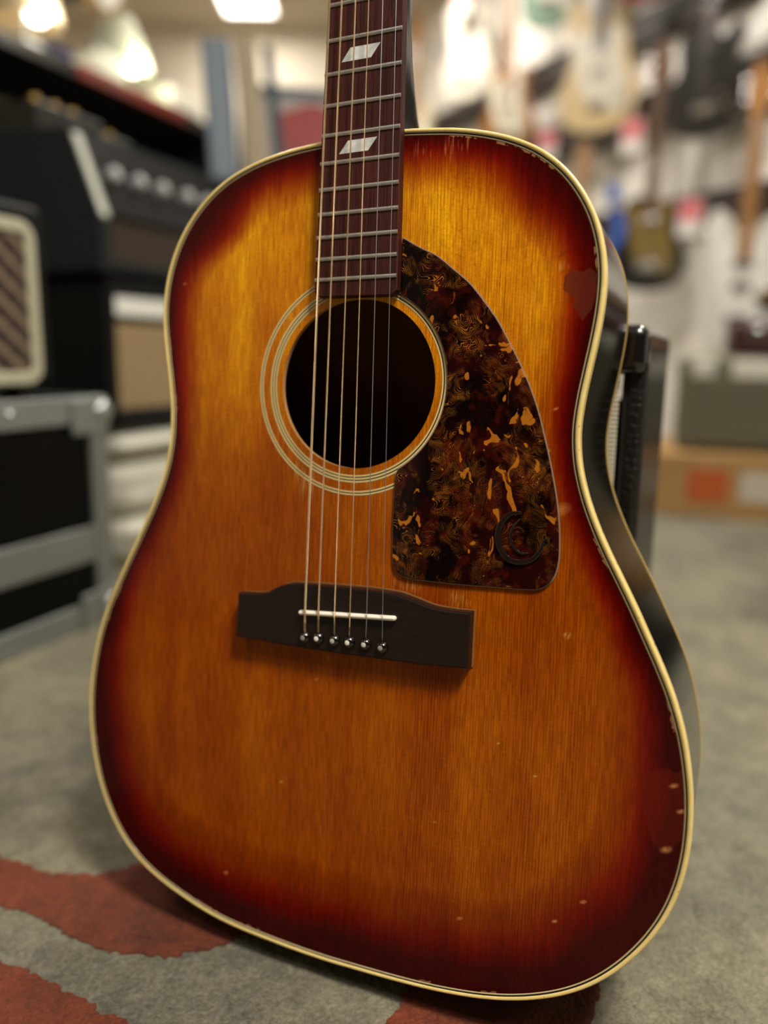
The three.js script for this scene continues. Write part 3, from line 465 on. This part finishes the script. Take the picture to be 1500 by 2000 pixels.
  // low black boxes in front of the records
  [[0.1, 0.16, 0.05, -0.2], [0.235, 0.1, 0.04, -0.22]].forEach(([t, w, h, n], k) => {
    const p = thing('effect_pedal', ['wide black effect pedal with brass knobs on the charcoal combo, nearest the trim bar', 'small black effect pedal on the charcoal combo beside the records'][k], 'pedal', rowAt(ox, oz, t, n, 0.76), ROW, 'effect pedals on the charcoal combo');
    part('housing', box(w, h, 0.12, 0, 0, 0, 0.006), mat(0x14160f, 0.5), p);
    for (let i = 0; i < 3; i++) part('knob', cyl(0.011, 0.009, 0.018, (i - 1) * w * 0.28, h + 0.008, 0.02), mat(0x9a7c3a, 0.35, { metalness: 0.6 }), p);
    part('footswitch', cyl(0.008, 0.008, 0.014, 0, h + 0.006, -0.035), alu, p);
  });
}
{ // dark open shelf unit behind the stack
  const ox = -0.75, oz = -2.1, D = 0.34;
  const s = thing('shelf_unit', 'dark wooden shelf unit behind the left amplifier stack', 'shelf', [ox, 0, oz], ROW);
  const dw = mat(0x15100c, 0.6), rw = mat(0x6e1d12, 0.5), bw = mat(0x5d3a1c, 0.6);
  part('board', box(1.35, 0.03, D, -0.075, 1.035, -D / 2, 0.003), dw, s);
  part('board_edge', box(0.42, 0.034, 0.012, 0.21, 1.033, 0.004, 0.003), rw, s, { label: 'red front edge of the board' });
  part('board', box(0.95, 0.05, D, -0.27, 1.3, -D / 2, 0.003), dw, s); part('board_edge', box(0.2, 0.05, 0.012, 0.03, 1.295, 0.004, 0.003), bw, s, { label: 'brown wooden lip of the upper board' });
  part('board', box(1.35, 0.03, D, -0.075, 0.55, -D / 2, 0.003), dw, s);
  for (const [x, h] of [[-0.73, 1.3], [0.6, 1.035]]) part('upright', box(0.03, h, D - 0.01, x, 0, -D / 2 - 0.004, 0.003), dw, s);
  part('back_panel', box(1.3, 1.02, 0.012, -0.075, 0.01, -D + 0.01, 0.002), dw, s); part('back_panel', box(0.42, 0.16, 0.012, 0.4, 1.062, -D + 0.01, 0.002), dw, s); part('back_panel', box(0.9, 0.24, 0.012, -0.27, 1.062, -D + 0.01, 0.002), dw, s);
  const put = (t, n, y) => rowAt(ox, oz, t, n, y);
  // lamps and white things on the boards
  const lampAt = (label, t, n, y, shadeC, r, glow, I) => {
    const l = thing('table_lamp', label, 'lamp', put(t, n, y), ROW, 'small lamps on the shelf unit');
    part('base', cyl(0.045, 0.04, 0.015, 0, 0.008, 0), alu, l); part('pole', cyl(0.006, 0.006, 0.08, 0, 0.05, 0), alu, l);
    part('shade', new THREE.LatheGeometry([[0.085, 0.06], [0.075, 0.11], [0.04, 0.2], [0.036, 0.2], [0.07, 0.11], [0.08, 0.06]].map(p => new THREE.Vector2(p[0], p[1])), 28), mat(shadeC, 0.7, { transmission: 0.25, thickness: 0 }), l, { label: 'pale lamp shade' });
    part('bulb', new THREE.SphereGeometry(r, 18, 12).translate(-0.01, 0.075, 0.05), new THREE.MeshStandardMaterial({ color: 0xffffff, emissive: glow, emissiveIntensity: 5 }), l);
    const p = new THREE.PointLight(glow, I); p.position.set(-0.01, 0.075, 0.11); p.castShadow = true; l.add(p);
  };
  lampAt('small shelf lamp with cream shade and bare bulb, at the far left of the shelf', -0.1, -0.06, 1.066, 0xe6d5b0, 0.026, 0xfff4e0, 0.06);
  lampAt('small shelf lamp with greenish white shade and bare bulb, above the red board edge', 0.26, -0.09, 1.066, 0xd6d8c4, 0.022, 0xf4f4d0, 0.06);
  const wp = (label, t, n, y, w, h, d, m, cat = 'pedal', nm = 'effect_pedal') => { const o = thing(nm, label, cat, put(t, n, y), ROW); part('housing', box(w, h, d, 0, 0, 0, 0.008), m, o); for (const i of [-1, 1]) part('knob', cyl(0.012, 0.01, 0.02, i * w * 0.25, h + 0.009, 0.01), alu, o); return o; };
  const wht = mat(0xdcdccc, 0.5), pur = mat(0x3c3866, 0.5);
  wp('white effect pedal at the left end of the red board edge', 0.13, -0.05, 1.066, 0.09, 0.06, 0.1, wht);
  wp('white effect pedal under the greenish lamp, right end of the red board edge', 0.43, -0.05, 1.066, 0.14, 0.055, 0.1, wht);
  wp('small white effect pedal behind the greenish lamp', 0.27, -0.25, 1.066, 0.09, 0.1, 0.08, mat(0xe6e0d0, 0.5));
  wp('purple effect pedal between the two shelf lamps', 0.1, -0.22, 1.066, 0.2, 0.1, 0.12, pur);
  const tb = thing('tambourine', 'white tambourine hanging from the dark upper shelf', 'tambourine', put(0.06, 0.03, 1.27), ROW);
  part('skin', cyl(0.07, 0.07, 0.012, 0, 0, 0, 'z', 32), mat(0xe9e8dc, 0.5), tb); part('hoop', new THREE.TorusGeometry(0.072, 0.009, 10, 40), mat(0x8b6c3d, 0.5), tb);
  for (let k = 0; k < 6; k++) part('jingle', cyl(0.012, 0.012, 0.003, 0.073 * Math.cos(k * 1.047), 0.073 * Math.sin(k * 1.047), 0.009, 'z'), goldTrim, tb);
}
// ---------------------------------------------------------------- right: wall of hanging guitars
const wallAt = (s, n, y) => [WALL_O.x + WALL_D.x * s + WALL_N.x * n, y, WALL_O.z + WALL_D.z * s + WALL_N.z * n];
const railMat = mat(0x2a1a0e, 0.6, { map: tex(256, 64, (x, y) => { const g = fbm(x * 6, y * 26, 4); return [190 + 60 * g, 180 + 60 * g, 170 + 60 * g]; }) });
[[1.0, 0.12, 0.05], [1.44, 0.15, 0.09], [1.8, 0.14, 0.05]].forEach(([y, h, d], k) => { const o = struct('trim_' + (k + 1), box(5.6, h, d, 0, y - h / 2, 0, 0.004).rotateY(WALL_TURN), railMat); o.position.set(...wallAt(0.55, d / 2 + 0.001, 0)); });
const SIL = {
  double: [[0, 0.2], [0.03, 0.2], [0.05, 0.23], [0.085, 0.265], [0.12, 0.25], [0.115, 0.19], [0.105, 0.13], [0.115, 0.06], [0.15, -0.03], [0.16, -0.1], [0.13, -0.165], [0.06, -0.195], [-0.03, -0.2], [-0.11, -0.18], [-0.16, -0.12], [-0.165, -0.05], [-0.135, 0.03], [-0.12, 0.1], [-0.14, 0.18], [-0.15, 0.26], [-0.11, 0.3], [-0.06, 0.25], [-0.035, 0.2]],
  single: [[0, 0.2], [0.03, 0.19], [0.06, 0.16], [0.1, 0.2], [0.125, 0.17], [0.11, 0.11], [0.115, 0.05], [0.15, -0.02], [0.165, -0.09], [0.14, -0.16], [0.07, -0.2], [-0.07, -0.2], [-0.14, -0.16], [-0.165, -0.09], [-0.15, -0.01], [-0.115, 0.06], [-0.12, 0.13], [-0.11, 0.19], [-0.06, 0.21]],
  star: [[0, 0.19], [0.03, 0.17], [0.07, 0.12], [0.2, 0.1], [0.22, 0.06], [0.13, -0.01], [0.19, -0.18], [0.16, -0.21], [0.0, -0.12], [-0.16, -0.21], [-0.19, -0.18], [-0.13, -0.01], [-0.22, 0.06], [-0.2, 0.1], [-0.07, 0.12], [-0.03, 0.17]],
};
const chrome = mat(0xd9d9d6, 0.16, { metalness: 1 }), maple = mat(0x9c6a2e, 0.45, { clearcoat: 0.5 }), darkNeck = mat(0x2a1710, 0.5);
function hangGuitar(label, s, y, kind, color, o = {}) {
  const p = wallAt(s, 0.2, y), t = thing('electric_guitar', label, 'guitar', p, WALL_TURN + (o.turn ?? 0.35), o.group ?? 'guitars hanging on the right wall');
  const sc = o.scale ?? 1, sh = new THREE.Shape(new THREE.CatmullRomCurve3(SIL[kind].map(q => new THREE.Vector3(q[0] * sc, q[1] * sc, 0)), true, 'centripetal').getPoints(90).map(q => new THREE.Vector2(q.x, q.y)));
  part('body', new THREE.ExtrudeGeometry(sh, { depth: 0.03, bevelEnabled: true, bevelThickness: 0.006, bevelSize: 0.006, bevelOffset: -0.006, bevelSegments: 3 }).translate(0, 0, -0.018), mat(color, 0.28, { clearcoat: 1, clearcoatRoughness: 0.05 }), t);
  if (o.guard) { const gs = new THREE.Shape(new THREE.CatmullRomCurve3([[-0.02, 0.17], [0.06, 0.17], [0.09, 0.2], [0.08, 0.08], [0.11, -0.04], [0.1, -0.13], [0.03, -0.12], [-0.05, -0.08], [-0.1, 0.06], [-0.11, 0.16]].map(q => new THREE.Vector3(q[0] * sc, q[1] * sc, 0)), true, 'centripetal').getPoints(50).map(q => new THREE.Vector2(q.x, q.y))); part('pickguard', new THREE.ExtrudeGeometry(gs, { depth: 0.003, bevelEnabled: false }).translate(0, 0, 0.019), mat(o.guard, 0.2, { clearcoat: 1 }), t); }
  for (const py of [0.1, 0.02, -0.06].slice(0, o.pickups ?? 2)) part('pickup', box(0.08, 0.03, 0.012, 0, py * sc - 0.015, 0.026, 0.005), o.cover ?? chrome, t);
  part('bridge', box(0.085, 0.04, 0.012, 0, -0.125 * sc, 0.024, 0.004), chrome, t);
  for (let k = 0; k < 3; k++) part('knob', cyl(0.011, 0.01, 0.016, (0.075 + 0.02 * k) * sc, (-0.06 - 0.035 * k) * sc, 0.028, 'z', 16), o.knob ?? chrome, t);
  const nm = o.neck ?? darkNeck; const ny = 0.17 * sc;
  part('neck', prism([[-0.028, -0.06], [0.028, -0.06], [0.0215, 0.44], [-0.0215, 0.44]], 0.018, 0.004).translate(0, ny, 0.008), nm, t);
  part('headstock', prism([[-0.022, 0.44], [0.022, 0.44], [0.045, 0.48], [0.036, 0.58], [0.02, 0.62], [-0.02, 0.61], [-0.04, 0.57], [-0.038, 0.47]], 0.012, 0.003).translate(0, ny, 0.006), o.head ?? nm, t);
  for (let k = 0; k < 6; k++) part('tuner', cyl(0.007, 0.006, 0.022, (k < 3 ? -0.05 : 0.05), ny + 0.49 + (k % 3) * 0.035, 0.01, 'x', 12), chrome, t);
  part('strings', [-2, -1, 0, 1, 2].map(i => cyl(0.0007, 0.0007, 0.66, i * 0.008, ny + 0.1, 0.036, 'y', 5)), chrome, t);
  part('hanger', [cyl(0.006, 0.006, 0.2, 0, ny + 0.455, -0.09, 'z', 12), cyl(0.006, 0.006, 0.06, 0, ny + 0.445, 0.005, 'x', 12)], blackLine, t);
  return t;
}
hangGuitar('cream electric guitar hanging above the dark middle rail, the largest pale body', 0.07, 1.6, 'double', 0xc9b184, { guard: 0xd8d2c2, scale: 1.12, neck: darkNeck, turn: 0.5 });
hangGuitar('mint green electric guitar high on the wall with a white pickguard', -0.3, 2.12, 'double', 0x7f9a86, { guard: 0xe8e6da, neck: maple });
hangGuitar('deep red electric guitar high on the wall near the ceiling', 0.34, 2.02, 'single', 0x6a0f12, { neck: darkNeck, turn: 0.5 });
hangGuitar('white electric guitar with olive neck, beside the mint green one', -1.02, 1.98, 'double', 0xd6d0c0, { guard: 0xf0eee6, neck: mat(0x8a7a48, 0.5) });
hangGuitar('amber brown electric guitar hanging far along the wall near the sunburst guitar', -0.62, 1.62, 'single', 0x8a5618, { neck: maple, guard: 0xcfc8b4 });
hangGuitar('black electric guitar with gold pickguard and a blue strap, low on the wall', 0.44, 0.86, 'single', 0x070707, { guard: 0x75602a, neck: mat(0x5a3a1c, 0.5), scale: 0.92, turn: 0.6, pickups: 1 });
hangGuitar('white electric guitar with orange maple neck, at the right edge below the lower rail', 0.93, 0.64, 'double', 0xcfccc4, { guard: 0xe2e0da, neck: maple });
hangGuitar('pale grey electric guitar with tan neck, hanging below the lower rail beside the black one', 0.0, 0.56, 'double', 0xc6c2b8, { neck: mat(0x9a7450, 0.5), guard: 0xdedad0 });
hangGuitar('white star-shaped electric guitar in the upper right corner', 1.1, 1.66, 'star', 0xdedbd4, { neck: darkNeck, turn: 0.5 });
hangGuitar('black electric guitar hanging over the middle rail at the right edge', 0.68, 1.42, 'single', 0x080706, { neck: darkNeck, scale: 0.95, pickups: 1, cover: mat(0x111111, 0.4) });
hangGuitar('cream electric guitar farthest along the wall, right beside the acoustic neck', -1.6, 1.62, 'double', 0xd9cba8, { guard: 0xefece2, neck: maple });
{
  const strap = thing('guitar_strap', 'blue strap hanging on the black low wall guitar', 'strap', wallAt(0.37, 0.3, 0.9), WALL_TURN + 0.6);
  part('webbing', new THREE.TubeGeometry(new THREE.CatmullRomCurve3([[-0.03, 0.2, 0.02], [-0.02, 0.1, 0.03], [0.0, 0, 0.03], [-0.04, -0.08, 0.03], [-0.07, -0.16, 0.02]].map(q => new THREE.Vector3(...q))), 30, 0.02, 8).scale(1.3, 1, 0.4), mat(0x2c56a8, 0.6), strap);
  part('buckle', box(0.04, 0.03, 0.01, -0.02, 0.1, 0.03, 0.003), chrome, strap);
  const tags = [[0.4, 1.34, 'beside the cream wall guitar'], [0.74, 0.98, 'under the lower rail near the right edge'], [-0.16, 1.42, 'left of the large cream wall guitar'], [-0.95, 2.3, 'on the neck of the olive-neck guitar']];
  tags.forEach(([s, y, w], k) => { const g = thing('price_tag', 'pink and white paper price tag ' + w, 'tag', wallAt(s, 0.3, y), WALL_TURN + 0.5, 'price tags on the wall guitars'); part('card', box(0.09, 0.13, 0.003, 0, -0.13, 0, 0.001), mat(0xd8d2cc, 0.7), g); part('print', box(0.08, 0.075, 0.002, 0, -0.075, 0.002, 0.0005), mat(0xc86a70, 0.7), g); part('cord', cyl(0.002, 0.002, 0.1, 0, 0.05, 0, 'y', 6), mat(0xdddddd, 0.8), g); });
}
{ // unseen cabinet added for the dark reflection in the lacquered side of the guitar
  const q = thing('added_speaker_cabinet', 'unseen black speaker cabinet added past the right edge to darken the guitar side reflection', 'speaker', [0.98, 0, -1.12], -0.9);
  part('cabinet', box(0.6, 0.44, 0.3, 0, 0.012, 0, 0.012), blackTolex, q); part('grille_cloth', box(0.54, 0.38, 0.01, 0, 0.04, 0.148, 0.004), mat(0x0c0b0a, 0.95), q);
  for (const sx of [-1, 1]) for (const sz of [-1, 1]) part('foot', cyl(0.018, 0.018, 0.014, sx * 0.26, 0.007, sz * 0.11), blackLine, q);
}
// ---------------------------------------------------------------- right: boxes and amplifier on the floor
{
  const T = -0.314, X = new THREE.Vector3(0.951, 0, 0.309), Z = new THREE.Vector3(-0.309, 0, 0.951), at = (x, z, y) => [0.705 + X.x * x + Z.x * z, y, -2.028 + X.z * x + Z.z * z];
  const b = thing('cardboard_box', 'tan cardboard box with an orange label on the floor under the grey amplifier', 'box', at(0.345, -0.22, 0), T);
  const cb = mat(0xb08a56, 0.85, { map: tex(256, 256, (x, y) => { const n = fbm(x * 30, y * 6, 3); return [225 + 30 * n, 222 + 30 * n, 215 + 35 * n]; }) });
  part('carton', box(0.72, 0.156, 0.44, 0, 0, 0, 0.003), cb, b); part('lid_flap', box(0.71, 0.003, 0.215, 0, 0.156, 0.11, 0.001), cb, b); part('lid_flap', box(0.71, 0.003, 0.215, 0, 0.156, -0.11, 0.001), cb, b);
  part('orange_label', box(0.095, 0.08, 0.002, -0.235, 0.042, 0.2205, 0.0005), mat(0xb4541c, 0.6), b); part('white_label', box(0.14, 0.075, 0.002, -0.09, 0.046, 0.2205, 0.0005), mat(0xbfb6a4, 0.6), b);
  const a = thing('guitar_amplifier', 'olive grey amplifier with white control panel, standing on the cardboard box', 'amplifier', at(0.325, -0.2, 0.16), T);
  part('cabinet', box(0.6, 0.235, 0.26, 0, 0.004, 0, 0.02), tolex(0x6a6a56, 0.6), a); part('grille_cloth', box(0.54, 0.15, 0.01, 0, 0.025, 0.128, 0.006), mat(0x5e5d4a, 0.95), a);
  part('control_panel', box(0.42, 0.045, 0.014, 0.032, 0.186, 0.128, 0.004), mat(0xd8d6c8, 0.4), a, { label: 'white control panel' }); part('input_plate', box(0.055, 0.045, 0.014, -0.245, 0.186, 0.128, 0.014), mat(0xd0ccc0, 0.4), a);
  for (let k = 0; k < 5; k++) part('knob', cyl(0.013, 0.011, 0.018, 0.0 + k * 0.055, 0.208, 0.14, 'z', 18), mat(0x2a2a26, 0.4), a);
  const c = thing('instrument_case', 'small dark red case with tan strap lying on the olive grey amplifier', 'case', at(0.37, -0.2, 0.401), T);
  part('shell', box(0.46, 0.09, 0.2, 0, 0, 0, 0.02), mat(0x3b0f10, 0.5), c); part('strap', box(0.05, 0.096, 0.206, -0.1, -0.002, 0, 0.01), mat(0x8c6d4c, 0.7), c); for (const x of [-0.17, 0.14]) part('latch', box(0.03, 0.03, 0.01, x, 0.04, 0.1, 0.003), chrome, c);
  const d = thing('gig_bag', 'dark brown gig bag lying on the small dark red case', 'bag', at(0.4, -0.22, 0.496), T);
  part('bag', new THREE.SphereGeometry(0.5, 24, 16).scale(0.4, 0.11, 0.2).translate(0, 0.053, 0), mat(0x3a2a20, 0.85), d); part('zip', new THREE.TorusGeometry(0.5, 0.008, 6, 40).rotateX(Math.PI / 2).scale(0.404, 1, 0.202).translate(0, 0.055, 0), goldTrim, d);
}
renderer.render(scene, camera);
